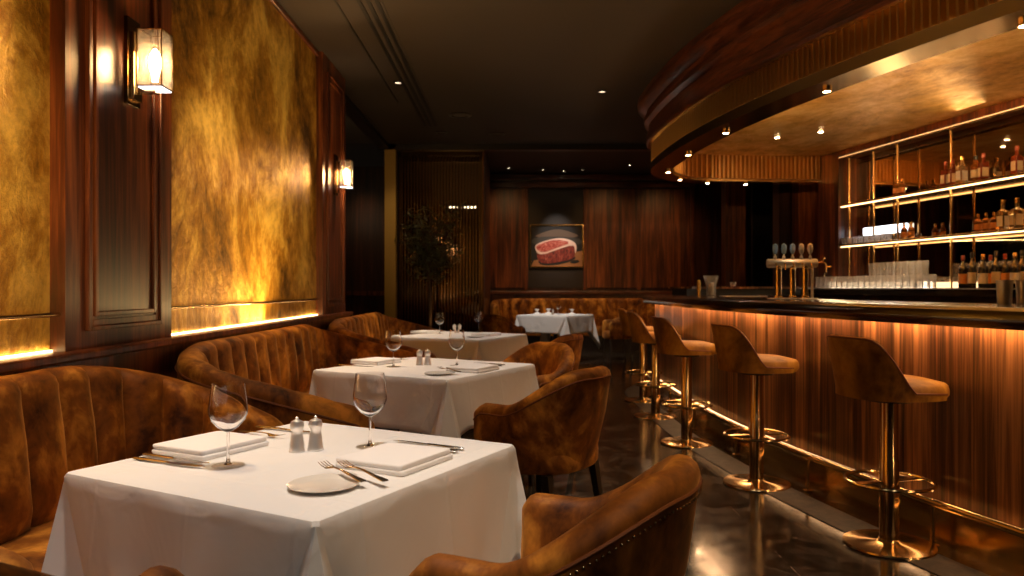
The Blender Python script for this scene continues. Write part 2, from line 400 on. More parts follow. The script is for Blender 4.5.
# linear ceiling slots
t = thing('linear_diffuser', 'long black slot diffuser let into the ceiling over the tables', 'ceiling vent', (-1.05, 5.5, 3.3))
MB().box(-.10, .10, -4.2, 4.2, -.006, .0).build('frame', 'ceiling_paint', t, 0)
for dx in (-.065, 0, .065): MB().box(dx - .016, dx + .016, -4.18, 4.18, -.012, -.005).build('slot', 'slot_black', t, 0)
tag(MB().box(-1.30, -1.285, .5, 8.5, 3.294, 3.3).build('ceiling_seam', 'slot_black', None, 0), 'thin dark shadow gap in the ceiling beside the slot diffuser', 'ceiling joint')
def dlight(x, y, z, m_, label, r=.05, grp=None):
    t = thing('ceiling_downlight', label, 'downlight', (x, y, z), 0, grp)
    MB().lathe([(r, 0), (r, -.008), (r * .75, -.012), (r * .7, -.004), (r * .7, 0)]).build('trim_ring', 'black_metal', t)
    MB().cyl(r * .68, -.006, -.001).build('lens', m_, t)
    return t
dlight(-1.16, 7.65, 3.3, 'spot_dim', 'small dim downlight in the ceiling next to the slot diffuser')
dlight(.96, 8.0, 3.3, 'spot_dim', 'small dim downlight in the ceiling beside the curved bar canopy')
dlight(-.63, 9.1, 3.3, 'ceiling_recess', 'large unlit round ceiling speaker plate beyond the slot diffuser', .14)
dlight(-.2, 10.2, 3.3, 'ceiling_recess', 'smaller unlit round plate in the ceiling just before the dark beam', .11)
dlight(-.95, 10.1, 3.3, 'ceiling_recess', 'unlit round plate in the ceiling at the end of the slot diffuser', .08)
rl = ['lit downlight over the slatted screen end of the far wall', 'lit downlight above the steak picture, toward the screen', 'lit downlight directly above the steak picture',
      'lit downlight above the steak picture, toward the bar', 'lit downlight over the far wall panel next to the bar canopy']
for i, (x, y) in enumerate(((-.05, 14.0), (.59, 14.2), (1.0, 14.4), (1.34, 14.2), (2.15, 13.7))): dlight(x, y, 3.45, 'spot_lens', rl[i], .03, 'small downlights along the far wall')

# ------------------------------------------------------------------ steak picture
t = thing('framed_picture', 'framed picture of a raw marbled steak on a wooden board', 'picture', (.88, 14.76, 1.6))
def poly(name, pts, m_, y, sm=0): 
    n = len(pts); MB().add([(x, y, z) for x, z in pts] + [(x, y + .004, z) for x, z in pts], [tuple(range(n)), tuple(range(2 * n - 1, n - 1, -1))] + [(i, (i + 1) % n, n + (i + 1) % n, n + i) for i in range(n)]).build(name, m_, t, sm)
MB().box(-.53, .53, -.02, .02, 0, .025).box(-.53, .53, -.02, .02, .825, .85).box(-.53, -.505, -.02, .02, .025, .825).box(.505, .53, -.02, .02, .025, .825).build('frame', 'brass_aged', t, 0)
MB().box(-.51, .51, .0, .015, .02, .83).build('canvas', 'art_dark', t, 0)
poly('board', [(-.505, .025), (.505, .025), (.505, .33), (.30, .30), (-.45, .14)], 'art_board', -.004)
def rnd(pts, it=2):
    for _ in range(it):
        q = []
        for i in range(len(pts)):
            a, b = pts[i], pts[(i + 1) % len(pts)]
            q += [(a[0] * .75 + b[0] * .25, a[1] * .75 + b[1] * .25), (a[0] * .25 + b[0] * .75, a[1] * .25 + b[1] * .75)]
        pts = q
    return pts
def px_(L_, off=(0, 0)): return [((x + off[0] - 191) / 322 * 1.06, (520 - y + off[1]) / 240 * .85) for x, y in L_]
poly('glow_band', rnd(px_([(90, 330), (190, 300), (290, 325), (335, 350), (190, 358), (50, 350)])), 'art_glow', -.004)
poly('wall_band', rnd(px_([(40, 345), (340, 350), (345, 400), (40, 400)])), 'art_mid', -.005)
poly('steak_shadow', rnd(px_([(75, 470), (90, 508), (190, 508), (300, 480), (305, 450)]), 2), 'art_dark', -.006)
poly('steak_fat', rnd(px_([(56, 405), (80, 382), (190, 354), (250, 358), (300, 378), (312, 405), (304, 440), (292, 440), (160, 470), (80, 450)]), 2), 'art_fat', -.008)
poly('steak_side', rnd(px_([(106, 450), (200, 418), (288, 392), (300, 415), (300, 458), (280, 474), (140, 500), (84, 490), (66, 435)]), 1), 'art_side', -.012)
poly('steak_top', rnd(px_([(62, 412), (84, 388), (190, 361), (282, 380), (190, 410), (108, 440)]), 1), 'art_steak', -.016)
poly('garnish', rnd(px_([(262, 492), (300, 474), (335, 482), (300, 500)])), 'art_dark', -.008)

# ------------------------------------------------------------------ sconces
def sconce(y, label, z0_=2.0):
    t = thing('wall_sconce', label, 'wall light', (XW + .07, y, z0_), 0, 'wall sconces')
    MB().box(0, .018, -.055, .055, -.02, .36).build('back_plate', 'brass_dark', t, 0, .003)
    MB().box(.018, .036, -.035, .035, .0, .30).build('front_plate', 'brass', t, 0, .003)
    MB().box(.03, .12, -.02, .02, .035, .05).build('bracket', 'brass', t, 0)
    g = MB(); x0, x1, y0, y1, z0, z1 = .055, .165, -.055, .055, .055, .305
    for b in ((x0, x1, y0, y0 + .004, z0, z1), (x0, x1, y1 - .004, y1, z0, z1), (x0, x0 + .004, y0 + .004, y1 - .004, z0, z1), (x1 - .004, x1, y0 + .004, y1 - .004, z0, z1)): g.box(*b)
    g.build('glass_shade', 'pane', t, 0)
    fr = MB()
    for z in (z0, z1 - .004):
        fr.box(x0, x1, y0, y0 + .005, z, z + .005).box(x0, x1, y1 - .005, y1, z, z + .005).box(x0, x0 + .005, y0, y1, z, z + .005).box(x1 - .005, x1, y0, y1, z, z + .005)
    for xx in (x0, x1 - .004):
        for yy in (y0, y1 - .004): fr.box(xx, xx + .004, yy, yy + .004, z0, z1)
    fr.build('shade_edge', 'cap_gold', t, 0)
    MB().box(x0 + .006, x1 - .006, y0 + .006, y1 - .006, z0 - .004, z0 + .004).build('shade_base', 'lit_glass', t, 0)
    MB().lathe([(.002, 0), (.012, .004), (.014, .03), (.024, .07), (.026, .10), (.016, .13), (.004, .145)], (.11, 0, .085), 16).build('bulb', 'bulb', t)
    light('sconce_glow', 'POINT', (XW + .07 + .12, y, z0_ + .16), 5, (1, .60, .26), size=.03)
for y0, y1 in ((.76, 2.82), (3.70, 6.66)):
    light('ledge_strip_light', 'AREA', (XW + .06, (y0 + y1) / 2, .963), 17 * (y1 - y0), (1, .64, .25), (XW + .015, (y0 + y1) / 2, 1.35), .014, sy=y1 - y0)
sconce(3.30, 'glass box sconce lit on the broad wood pilaster between the gold panels', 2.02)
sconce(7.11, 'smaller looking glass box sconce on the far pilaster past the gold panel', 2.1)

# ------------------------------------------------------------------ bar
def barpath(step=.08):
    P = [(1.62 + min(0, z - 6.7) ** 2 / 25, z) for z in [x * .1 for x in range(5, 86)]]
    x0 = P[-1][0]; a = 20
    P += [(x0 + .02 + .8 * (1 - cos(radians(t))), 8.5 + .8 * sin(radians(t)) * 1.15) for t in range(10, 91, 8)]
    P += [(x0 + 1.2, 9.44), (3.86, 9.5)]
    return resample(P, step)
BP = barpath()
bar = thing('bar_counter', 'long curved walnut bar with dark polished top and brass kick plate', 'bar', (0, 0, 0))
MB().sweep(BP, [(0, .20), (0, 1.058), (-.05, 1.058), (-.05, .20)]).build('front_panel', 'walnut_bar', bar)
MB().sweep(BP, [(.015, 0), (.015, .165), (.0, .175), (-.04, .175), (-.04, 0)]).build('kick_plate', 'brass_aged', bar)
MB().sweep(BP, [(.008, .184), (.008, .193), (-.03, .193), (-.03, .184)]).build('lower_light_strip', 'led_rail', bar)
prof = [(-.72, 1.06), (-.72, 1.115), (.09, 1.12), (.115, 1.117), (.135, 1.105), (.142, 1.085), (.142, 1.06), (.137, 1.04), (.128, 1.030), (.115, 1.035), (.11, 1.06), (-.03, 1.06)]
MB().sweep(BP, prof).build('counter_top', 'counter_wood', bar, 30)
MB().sweep(BP, [(.035, 1.048), (.035, 1.059), (.058, 1.059), (.058, 1.048)]).build('under_light_strip', 'led_bar', bar)
MB().sweep([p for p in BP if p[1] > 9.2], [(-.30, 1.19), (-.30, 1.215), (.06, 1.215), (.06, 1.19)]).build('raised_ledge', 'walnut_bar', bar)
MB().sweep([p for p in BP if p[1] > 9.2], [(-.22, 1.11), (-.22, 1.195), (.0, 1.195), (.0, 1.11)]).build('ledge_riser', 'black_wood', bar)
# foot rail
rp = [p for p in BP if p[1] < 8.9]
rail = thing('foot_rail', 'polished brass foot rail running along the base of the bar', 'foot rail', (0, 0, 0))
MB().tube([(x + nx * .075, y + ny * .075, .205) for x, y, nx, ny in rp], .021, 12).build('rail_tube', 'brass', rail)
acc = 0; last = None
for x, y, nx, ny in rp[4:]:
    if last is None or (Vector((x, y)) - last).length > .95:
        last = Vector((x, y)); c = (x + nx * .075, y + ny * .075, 0)
        MB().lathe([(.03, 0), (.03, .008), (.012, .012), (.012, .19)], c, 14).build('bracket', 'brass_aged', rail)
# stone strip in the floor along the bar
struct(MB().sweep(BP, [(.14, .0), (.14, .004), (.34, .004), (.34, 0)]).build('floor_border', 'border_stone', smooth=0))

# canopy
def canpath(step=.1):
    P = [(1.55 + min(0, z - 8) ** 2 / 22, z) for z in [x * .1 for x in range(4, 84)]]
    x0 = P[-1][0]
    P += [(x0 + .01 + 1.0 * (1 - cos(radians(t))), 8.3 + 1.25 * sin(radians(t))) for t in range(8, 91, 6)]
    P += [(3.3, 9.62), (4.2, 9.7)]
    return resample(P, step)
CP = canpath(.09)
can = thing('bar_canopy', 'curved gold ceilinged canopy with fluted brass band above the bar', 'canopy', (0, 0, 0))
MB().sweep(CP, [(0, 2.53), (0, 2.61), (-.02, 2.61), (-.02, 2.55), (-.24, 2.55), (-.24, 2.53)]).build('brass_rim', 'brass', can)
CF = canpath(.0135)
def flute(path, prof_fn):
    R = []
    for i, p in enumerate(path):
        a = [0, 0, .028, .028][i % 4]; R.append([(p[0] + p[2] * o, p[1] + p[3] * o, z) for o, z in prof_fn(a)])
    return MB().rings(R, True)
flute(CF, lambda a: [(-.037, 2.611), (-.034 + a, 2.611), (-.034 + a, 2.82), (-.037, 2.82), (-.06, 2.82), (-.06, 2.611)]).build('fluted_band', 'brass_flute', can, 25)
far = [p for p in CF if p[1] > 7.2]
flute(far, lambda a: [(-.22, 2.56), (-.245 - a, 2.56), (-.245 - a, 2.86), (-.22, 2.86)]).build('inner_fluted_band', 'brass_flute', can, 25)
MB().sweep(CP, [(-.06, 2.82), (.03, 2.82), (.05, 2.84), (.05, 2.92), (.02, 2.94), (.02, 3.03), (.07, 3.06), (.08, 3.10), (.05, 3.12), (.05, 3.17), (.12, 3.21), (.15, 3.24), (.15, 3.30), (-.06, 3.30)]).build('cornice', 'rosewood_cornice', can, 30)
# gold underside
inner = [(p[0] - p[2] * .2, p[1] - p[3] * .2) for p in CP]
def wallx(y): return 3.9 + (9.45 - y) * .183
R = [[(x, y, 2.85), (max(x, wallx(y)) + .02, y, 2.85), (max(x, wallx(y)) + .02, y, 2.9), (x, y, 2.9)] for x, y in inner if y < 9.35]
MB().rings(R, True).build('gold_soffit', 'gold_ceiling', can, 0)
# cove light lying on top of the rim, washing the gold underside
MB().sweep([p for p in CP if 1.2 < p[1] < 8.6], [(-.08, 2.552), (-.08, 2.572), (-.12, 2.572), (-.12, 2.552)]).build('cove_light', 'led_cove', can)
# rim spots
SP = [(3.3, 2.7), (2.56, 3.75), (2.1, 5.0), (1.81, 6.35), (1.74, 7.4), (1.77, 8.5), (2.04, 9.1), (2.45, 9.4), (2.96, 9.5)]
sl = ['lit canopy spotlight where the brass rim leaves the top of the picture', 'lit canopy spotlight above the bar stool closest to the camera', 'lit canopy spotlight over the second bar stool', 'lit canopy spotlight over the third bar stool',
      'lit canopy spotlight over the fourth bar stool', 'lit canopy spotlight at the start of the rounded end', 'lit canopy spotlight at the tip of the rounded end', 'lit canopy spotlight just past the rounded tip', 'lit canopy spotlight over the far ledge of the bar']
for i, (x, y) in enumerate(SP):
    t = thing('canopy_spotlight', sl[i], 'spotlight', (x, y, 2.53), 0, 'spotlights in the canopy rim')
    MB().lathe([(.032, 0), (.032, -.020), (.025, -.022), (.023, -.004), (.023, 0)]).build('housing', 'brass', t)
    MB().cyl(.022, -.021, -.006).build('lens', 'spot_lens', t)
    light('canopy_spot_beam', 'SPOT', (x, y, 2.49), 9, WARM, (x - .12, y, 0), .06, 80, .7)
for x, y, lab in ((2.9, 8.2, 'small lit downlight set in the gold canopy underside toward the taps'), (3.25, 7.9, 'small lit downlight set in the gold canopy underside toward the shelves')):
    t = thing('soffit_downlight', lab, 'downlight', (x, y, 2.85)); MB().cyl(.022, -.01, 0).build('lens', 'spot_lens', t); MB().lathe([(.03, 0), (.03, -.006), (.023, -.008), (.023, 0)]).build('trim_ring', 'brass', t)

# ------------------------------------------------------------------ back bar
A = math.atan(.183)
BX = 4.66
def bb(lx, ly):   # local to world
    return (BX + lx * cos(A) - ly * sin(A), 6.5 + lx * sin(A) + ly * cos(A))
back = thing('back_bar', 'tall mirrored back bar with brass framed lit shelves behind the counter', 'back bar', (BX, 6.5, 0), A)
MB().box(.02, .12, -6, 3.05, 0, 3.3).build('back_panel', 'walnut_dark', back, 0)
MB().box(0, .02, -5, 2.64, 1.2, 2.80).build('mirror', 'mirror', back, 0)
MB().box(-.25, .02, 2.64, 3.06, 0, 2.86).build('end_pier', 'walnut', back, 0, .006)
MB().box(-.25, .02, -5, 2.64, 2.775, 2.86).build('head_board', 'walnut', back, 0)
MB().box(-.76, 0, -5, 2.63, 1.125, 1.195).build('work_top', 'black_stone', back, 0, .004)
MB().box(-.764, -.758, -5, 2.63, 1.188, 1.198).build('top_nosing', 'steel', back, 0)
MB().box(-.70, 0, -5, 2.63, 0, 1.125).build('base_cabinet', 'walnut_dark', back, 0)
for z in (1.71, 2.19):
    s = MB().box(-.24, -.02, -5, 2.63, z - .012, z + .012).build('shelf', 'brass_aged', back, 0, .003)
    MB().box(-.232, -.212, -5, 2.62, z - .022, z - .0125).build('shelf_light', 'led_shelf', s, 0)
    MB().box(-.016, -.008, -5, 2.62, z + .012, z + .02).build('bottle_fill_strip', 'led_shelf', s, 0)  # added glowing strip that brightens the bottles from behind
    MB().tube([(-.245, -5, z), (-.245, 2.63, z)], .013, 10).build('shelf_rail', 'brass', s)
MB().box(-.395, -.385, .92, 2.6, 1.196, 1.265).build('back_light', 'lit_strip', back, 0)
MB().box(-.252, -.240, -5, 2.63, 2.766, 2.774).build('head_light', 'head_glow', back, 0)
for x_, z in ((-.02, 2.71), (-.25, 2.758)): MB().tube([(x_, -5, z), (x_, 2.63, z)], .008, 8).build('top_rail', 'brass', back)
for ly in (2.60, 2.15, 1.75, .98, -.2, -1.2, -2.4):
    MB().tube([(-.13, ly, 1.2), (-.13, ly, 2.80)], .013, 10).build('post', 'brass', back)

light('shelf_underlight', 'AREA', (*bb(-.40, 1.2), 1.69), 9, (1, .72, .42), (*bb(-.42, 1.2), 1.0), .03, sy=2.8)
light('soffit_fill', 'AREA', (*bb(-.55, .4), 2.70), 7, (1, .66, .32), (*bb(-.9, .4), 3.0), .34, sy=4.6)  # wide area light added in front of the head board to brighten the gold underside
# bottles
def bottle(kind, label, grp, loc):
    glass, lab, cap, h, r, neck = kind
    t = thing('liquor_bottle', label, 'bottle', loc, random.uniform(-.3, .3) + A, grp)
    if neck == 'sq':
        g = MB(); R = []
        for z, w in ((0, r * .95), (.004, r), (h * .58, r), (h * .64, r * .8), (h * .68, r * .35), (h * .84, r * .32)):
            R.append([(w * x, w * y * .8, z) for x, y in ((-1, -.8), (-.8, -1), (.8, -1), (1, -.8), (1, .8), (.8, 1), (-.8, 1), (-1, .8))])
        g.rings(R).build('glass_body', glass, t, 30)
        MB().box(-r * 1.01, -r * 1.005, -r * .6, r * .6, h * .12, h * .45).box(-r * .7, r * .7, -r * .812, -r * .805, h * .12, h * .46).build('paper_label', lab, t, 0)
    else:
        MB().lathe([(r * .9, 0), (r, .006), (r, h * .58), (r * .85, h * .66), (r * .38, h * .74), (r * .34, h * .9)], n=18).build('glass_body', glass, t)
        MB().lathe([(r * 1.012, h * .14), (r * 1.012, h * .44)], n=18, cap0=False, cap1=False).build('paper_label', lab, t)
    MB().lathe([(r * .40, h * .84), (r * .42, h * .86), (r * .42, h * .98), (r * .3, h)], n=14).build('stopper', cap, t)
    return t
K = {'amber': ('bottle_clear', 'label_cream', 'cap_gold', .27, .046, 'sq'), 'white': ('bottle_clear', 'label_white', 'cap_gold', .27, .045, 'sq'),
     'dark': ('bottle_dark', 'label_white', 'cap_gold', .30, .037, 'r'), 'tall': ('bottle_dark', 'label_cream', 'cap_black', .325, .034, 'r'), 'orange': ('bottle_dark', 'label_orange', 'cap_red', .30, .037, 'r'),
     'red': ('bottle_red', 'label_cream', 'cap_red', .25, .040, 'sq'), 'small': ('bottle_amber', 'label_orange', 'cap_gold', .17, .032, 'r'), 'cog': ('bottle_amber', 'label_cream', 'cap_black', .24, .045, 'r')}
def on(lx, px, z):  # local y on the back bar line lx that the photo column px meets
    r = (px - 512) / 750.0
    # x = r*y : 4.44+lx c - ly s = r (6.5 + lx s + ly c)
    ly = (BX + lx * cos(A) - r * (6.5 + lx * sin(A))) / (r * cos(A) + sin(A))
    x, y = bb(lx, ly); return (x, y, z)
SH = [
 (2.203, [(896, 'small', 'small amber bottle alone on the top shelf by the second brass post'), (902, 'small', 'small bottle beside another alone on the top shelf'),
          (945.5, 'red', 'reddish bottle on the top shelf just behind a brass post'), (953, 'red', 'rust coloured bottle between two others on the top shelf'), (962, 'white', 'clear bottle with white label on the top shelf'),
          (976, 'cog', 'dark amber round bottle in the pair on the top shelf'), (983.5, 'red', 'squat red bottle with pale stopper in the pair on the top shelf'), (1017, 'red', 'red whisky bottle with cream label at the end of the top shelf')]),
 (1.723, [(904, 'small', 'slim amber bottle on the middle shelf beside the lit glasses'), (911, 'small', 'second slim bottle on the middle shelf beside the lit glasses'),
          (978, 'small', 'small amber jar shaped bottle starting the middle shelf group'), (986, 'small', 'short amber bottle second in the middle shelf group'), (994, 'small', 'short orange labelled bottle beside a tall clear one on the middle shelf'),
          (1003, 'white', 'tall clear whisky bottle with white label glowing on the middle shelf'), (1017, 'amber', 'broad clear bottle with cream label glowing at the end of the middle shelf')])]
for z, L_ in SH:
    for px, kd, lab in L_:
        bottle(K[kd], lab, 'bottles on the lit back bar shelves', on(-.19, px, z))
for px, kd, lx, lab in ((963, 'orange', -.50, 'dark bottle with orange label standing next to the tumblers on the back counter'), (972, 'tall', -.48, 'dark bottle with pale label second from the tumblers'),
        (983, 'dark', -.54, 'dark bottle with broad white label third from the tumblers'), (990.5, 'orange', -.36, 'dark bottle with orange label partly behind the white labelled one'), (996, 'tall', -.48, 'dark bottle behind the steel shakers'),
        (1005, 'orange', -.42, 'dark red capped bottle behind the steel shakers'), (1015, 'dark', -.48, 'dark bottle behind the last steel shaker'), (1022, 'tall', -.36, 'dark bottle at the frame edge of the back counter row')):
    bottle(K[kd], lab, 'wine and spirit bottles on the back counter', on(lx, px, 1.196))

# tumblers
tm = MB().lathe([(.028, 0), (.031, .003), (.036, .135), (.034, .135), (.029, .016), (.001, .014)], n=20, cap1=False)
tum = tm.build('tumbler', 'tumbler_glass', None, 40)
ROWL = ['clear tumbler in the front row on the back counter', 'clear tumbler in the rear row on the back counter']
first = True
for row, lx in enumerate((-.60, -.50)):
    for i in range(18):
        ly = 2.50 - i * .098 - row * .045
        x, y = bb(lx + random.uniform(-.006, .006), ly)
        o = tum if first else tum.copy()
        if not first: COL.objects.link(o)
        first = False; o.location = (x, y, 1.196)
        tag(o, ROWL[row], 'glass', 'tumblers in the %s row on the back counter' % ['front', 'rear'][row])
for i in range(9):
    x, y = bb(-.50, 2.50 - .045 - (i + 8) * .098); o = tum.copy(); COL.objects.link(o); o.location = (x, y, 1.196 + .1365)
    tag(o, 'clear tumbler stacked in the upper tier on the back counter', 'glass', 'tumblers stacked in the upper tier')
# lit stemless glasses on the middle shelf
for i in range(9):
    px = 844 + i * 5.6; o = tum.copy(); COL.objects.link(o); o.location = on(-.19, px, 1.723); o.scale = (.8, .8, .6)
    tag(o, 'short glass in the glowing row on the middle shelf', 'glass', 'short glasses on the middle shelf')
gl = MB().box(-.045, -.03, 1.72, 2.46, .10, .19).build('glassware_glare', 'lit_glass', None, 0)  # added glowing block in place of the glare on lit glassware
gl.location = (BX, 6.5, 1.72); gl.rotation_euler = (0, 0, A); tag(gl, 'glowing white block standing for the glare of lit glassware on the middle shelf', 'light')

# steel shakers on the bar
def shaker(x, y, h, r, lab):
    t = thing('cocktail_shaker', lab, 'shaker', (x, y, 1.118), 0, 'steel shaker tins on the bar')
    MB().lathe([(r * .82, 0), (r * .86, .004), (r, h), (r * .96, h), (r * .8, .01)], n=24, cap1=True).build('cup', 'steel', t)
    MB().lathe([(r * 1.0, h - .004), (r * 1.03, h - .002), (r * 1.03, h + .003), (r * .97, h + .003)], n=24, cap0=False, cap1=False).build('rim', 'steel', t)
shaker(2.43, 3.70, .118, .036, 'short steel shaker tin standing beside the dark bottles end of the bar')
shaker(2.51, 3.68, .118, .034, 'middle steel shaker tin of the three on the bar')
shaker(2.61, 3.74, .135, .036, 'taller steel shaker tin beside the edge of view on the bar')

# beer tap tower
t = thing('beer_tap_tower', 'polished brass and steel beer tap tower with five taps on the bar', 'beer tap', (2.075, 5.55, 1.118), radians(-8))
MB().box(-.17, .17, -.06, .06, 0, .008).build('base_plate', 'steel', t, 0, .003)
for x, m_ in ((-.10, 'brass'), (0, 'brass'), (.09, 'brass')):
    MB().lathe([(.032, .008), (.032, .018), (.022, .024), (.022, .225), (.028, .23), (.028, .25)], (x, 0, 0), 18).build('column', m_, t)
MB().lathe([(.010, .008), (.010, .24)], (.145, .02, 0), 12).build('column', 'steel', t)
mb = MB(); R = []
for x, r in ((-.185, .006), (-.183, .028), (-.175, .034), (.165, .034), (.175, .028), (.18, .006)):
    R.append([(x, r * cos(2 * pi * j / 18), .265 + r * sin(2 * pi * j / 18)) for j in range(18)])
mb.rings(R).build('cross_tube', 'steel', t)
for i in range(5):
    x = -.125 + i * .062
    tp = MB().lathe([(.008, .29), (.012, .295), (.012, .315), (.006, .32), (.006, .335)], (x, -.01, 0), 12).build('tap_body', 'steel', t)
    MB().lathe([(.006, .33), (.016, .345), (.021, .372), (.018, .40), (.005, .412)], (x, -.01, 0), 14).build('handle', 'chrome_blue' if i < 3 else 'steel', tp)
    MB().tube([(x, -.02, .262), (x, -.055, .258), (x, -.062, .245), (x, -.064, .215)], [.008, .008, .007, .006], 8).build('spout', 'brass', t)
MB().tube([(.175, 0, .27), (.215, 0, .275), (.235, 0, .262), (.24, 0, .20), (.225, 0, .17)], .007, 8).tube([(.2, 0, .27), (.225, -.02, .30)], .006, 8).tube([(.236, 0, .235), (.275, 0, .24)], .006, 8).build('side_valve', 'brass', t)

t = thing('glass_jar', 'flared clear glass jar with tools standing on the bar end', 'jar', (2.15, 8.1, 1.118))
MB().lathe([(.05, 0), (.052, .005), (.05, .10), (.085, .215), (.08, .215), (.045, .10), (.046, .012), (.001, .01)], n=20, cap1=False).build('glass_body', 'tumbler_glass', t)
MB().lathe([(.03, .012), (.035, .1), (.03, .14)], n=12).build('contents', 'steel', t)
tag(MB().cyl(.018, 0, .165).build('brass_canister', 'cap_gold', None, 40, loc=(1.93, 7.75, 1.118)), 'slim brass cylinder standing beside the flared glass jar', 'canister')
tag(MB().lathe([(.03, 0), (.04, .04), (.038, .06), (.02, .01), (.001, .008)], n=16, cap1=False).build('votive_glass', 'tumbler_glass', None, loc=(2.75, 9.33, 1.216)), 'small glass on the raised far ledge beside the beer taps', 'glass')
t = tag(MB().box(-.2, .2, -.12, .12, 0, .006).build('bar_tray', 'steel', None, 0, .003, loc=(2.25, 7.3, 1.117)), 'flat steel drip tray on the bar between jar and beer taps', 'tray')

# ------------------------------------------------------------------ stools
def shell(path, hs, prof, cap=True):
    """path stations (x,y,nx,ny); hs heights; prof(h,i)->[(off,z)]"""
    R = []
    for i, p in enumerate(path):
        R.append([(p[0] + p[2] * o, p[1] + p[3] * o, z) for o, z in prof(hs[i], i)])
    return MB().rings(R, True)
def cushion(outline, z0, z1, rnd_=.03, dome=.01):
    c = (sum(p[0] for p in outline) / len(outline), sum(p[1] for p in outline) / len(outline))
    def ring(k, z): return [(c[0] + (p[0] - c[0]) * k, c[1] + (p[1] - c[1]) * k, z) for p in outline]
    R = [ring(1 - .06, z0), ring(.995, z0 + rnd_ * .4), ring(1, (z0 + z1) / 2), ring(.995, z1 - rnd_ * .6), ring(.975, z1 - rnd_ * .2), ring(.93, z1), ring(.6, z1 + dome), ring(.2, z1 + dome * 1.1)]
    return MB().rings(R)
# stool faces local +x (toward the bar)
def make_stool():
    t = thing('bar_stool', 'x', 'bar stool', (0, 0, 0), 0, 'amber velvet bar stools along the bar')
    MB().lathe([(.198, 0), (.201, .004), (.198, .012), (.06, .020), (.048, .03), (.045, .034)], n=48).build('base_disc', 'brass', t)
    MB().lathe([(.043, .03), (.043, .40), (.040, .405), (.040, .69)], n=28).build('post', 'brass', t)
    P = [(.19 * cos(a), .19 * sin(a), .30) for a in [2 * pi * i / 48 for i in range(48)]]
    fr = MB().tube(P, .0085, 8, loop=True); fr.build('foot_ring', 'brass', t)
    MB().tube([(-.19, 0, .30), (-.04, 0, .30)], .006, 8).tube([(.04, 0, .30), (.19, 0, .30)], .006, 8).build('ring_bracket', 'brass', t)
    out = []
    for i in range(48):
        a = 2 * pi * i / 48; e = 2.6
        x = abs(cos(a)) ** (2 / e) * (1 if cos(a) > 0 else -1); y = abs(sin(a)) ** (2 / e) * (1 if sin(a) > 0 else -1)
        out.append((.012 + .222 * x, .215 * y))
    cushion(out, .70, .768, .045, .018).build('seat', 'velvet_stool', t)
    MB().lathe([(.10, .675), (.10, .699)], n=24).build('seat_plate', 'black_metal', t)
    # wrap-around back
    R = []; n = 33
    for i in range(n):
        u = -1 + 2 * i / (n - 1); th = u * radians(118)
        k = abs(u); h = .752 + .228 * (1 - max(0, min(1, (k - .22) / .46)) ** 2.3) ** 1.35 - .02 * k * k
        dx, dy = -cos(th), sin(th); rr = .230
        e = 2.5; c_ = abs(dx) ** (2 / e) * (1 if dx > 0 else -1); s_ = abs(dy) ** (2 / e) * (1 if dy > 0 else -1)
        bx, by = .012 + rr * c_, rr * .94 * s_
        lean = .038 * max(0, -dx + .25) 
        z0 = .698; H = h - z0; t_ = .022 + .020 * (1 - k ** 3)
        pr = []
        for f, z in ((-.004, z0), (.006, z0 + H * .12), (.55, z0 + H * .55), (.97, h - .02), (1.0, h - .006)):
            pr.append((bx + dx * lean * max(0, f), by + dy * lean * .5 * max(0, f), z))
        pr.append((bx + dx * (lean - t_ * .5), by + dy * (lean * .5 - t_ * .5), h))
        for f, z in ((1.0, h - .008), (.95, h - .022), (.55, z0 + H * .55), (0.0, z0 + H * .12), (0, z0)):
            pr.append((bx + dx * (lean * max(0, f) - t_), by + dy * (lean * .5 * max(0, f) - t_), z))
        R.append(pr)
    MB().rings(R).build('backrest', 'velvet_stool', t, 60)
    pi_ = [R[i][4] for i in range(n)]
    MB().tube(pi_, .0045, 6).build('piping', 'piping', t)
    return index(t)
stool = make_stool()
ST = [(1.76, 3.5, 'stool nearest the camera with its whole post and wide disc base in clear view'), (1.50, 4.6, 'stool second along the bar from the near end'), (1.35, 5.8, 'stool third along the bar, its base partly behind the aisle chairs'),
      (1.34, 7.0, 'stool fourth along the bar, overlapping the one in front'), (1.40, 8.0, 'stool at the rounded far end of the bar, mostly hidden')]
SL = ['amber velvet bar stool closest to the camera, on a wide brass disc', 'amber velvet bar stool second along the bar from the camera', 'amber velvet bar stool third along the bar from the camera',
      'amber velvet bar stool fourth along, overlapping the stool before it', 'amber velvet bar stool at the rounded far end, mostly hidden']
for i, (x, y, _) in enumerate(ST):
    rz = atan2(6.7 - y, 13.8 - x) - .05
    if i == 0: stool.location = (x, y, 0); stool.rotation_euler = (0, 0, rz); stool['label'] = SL[0]
    else: dup(stool, (x, y, 0), rz, SL[i])

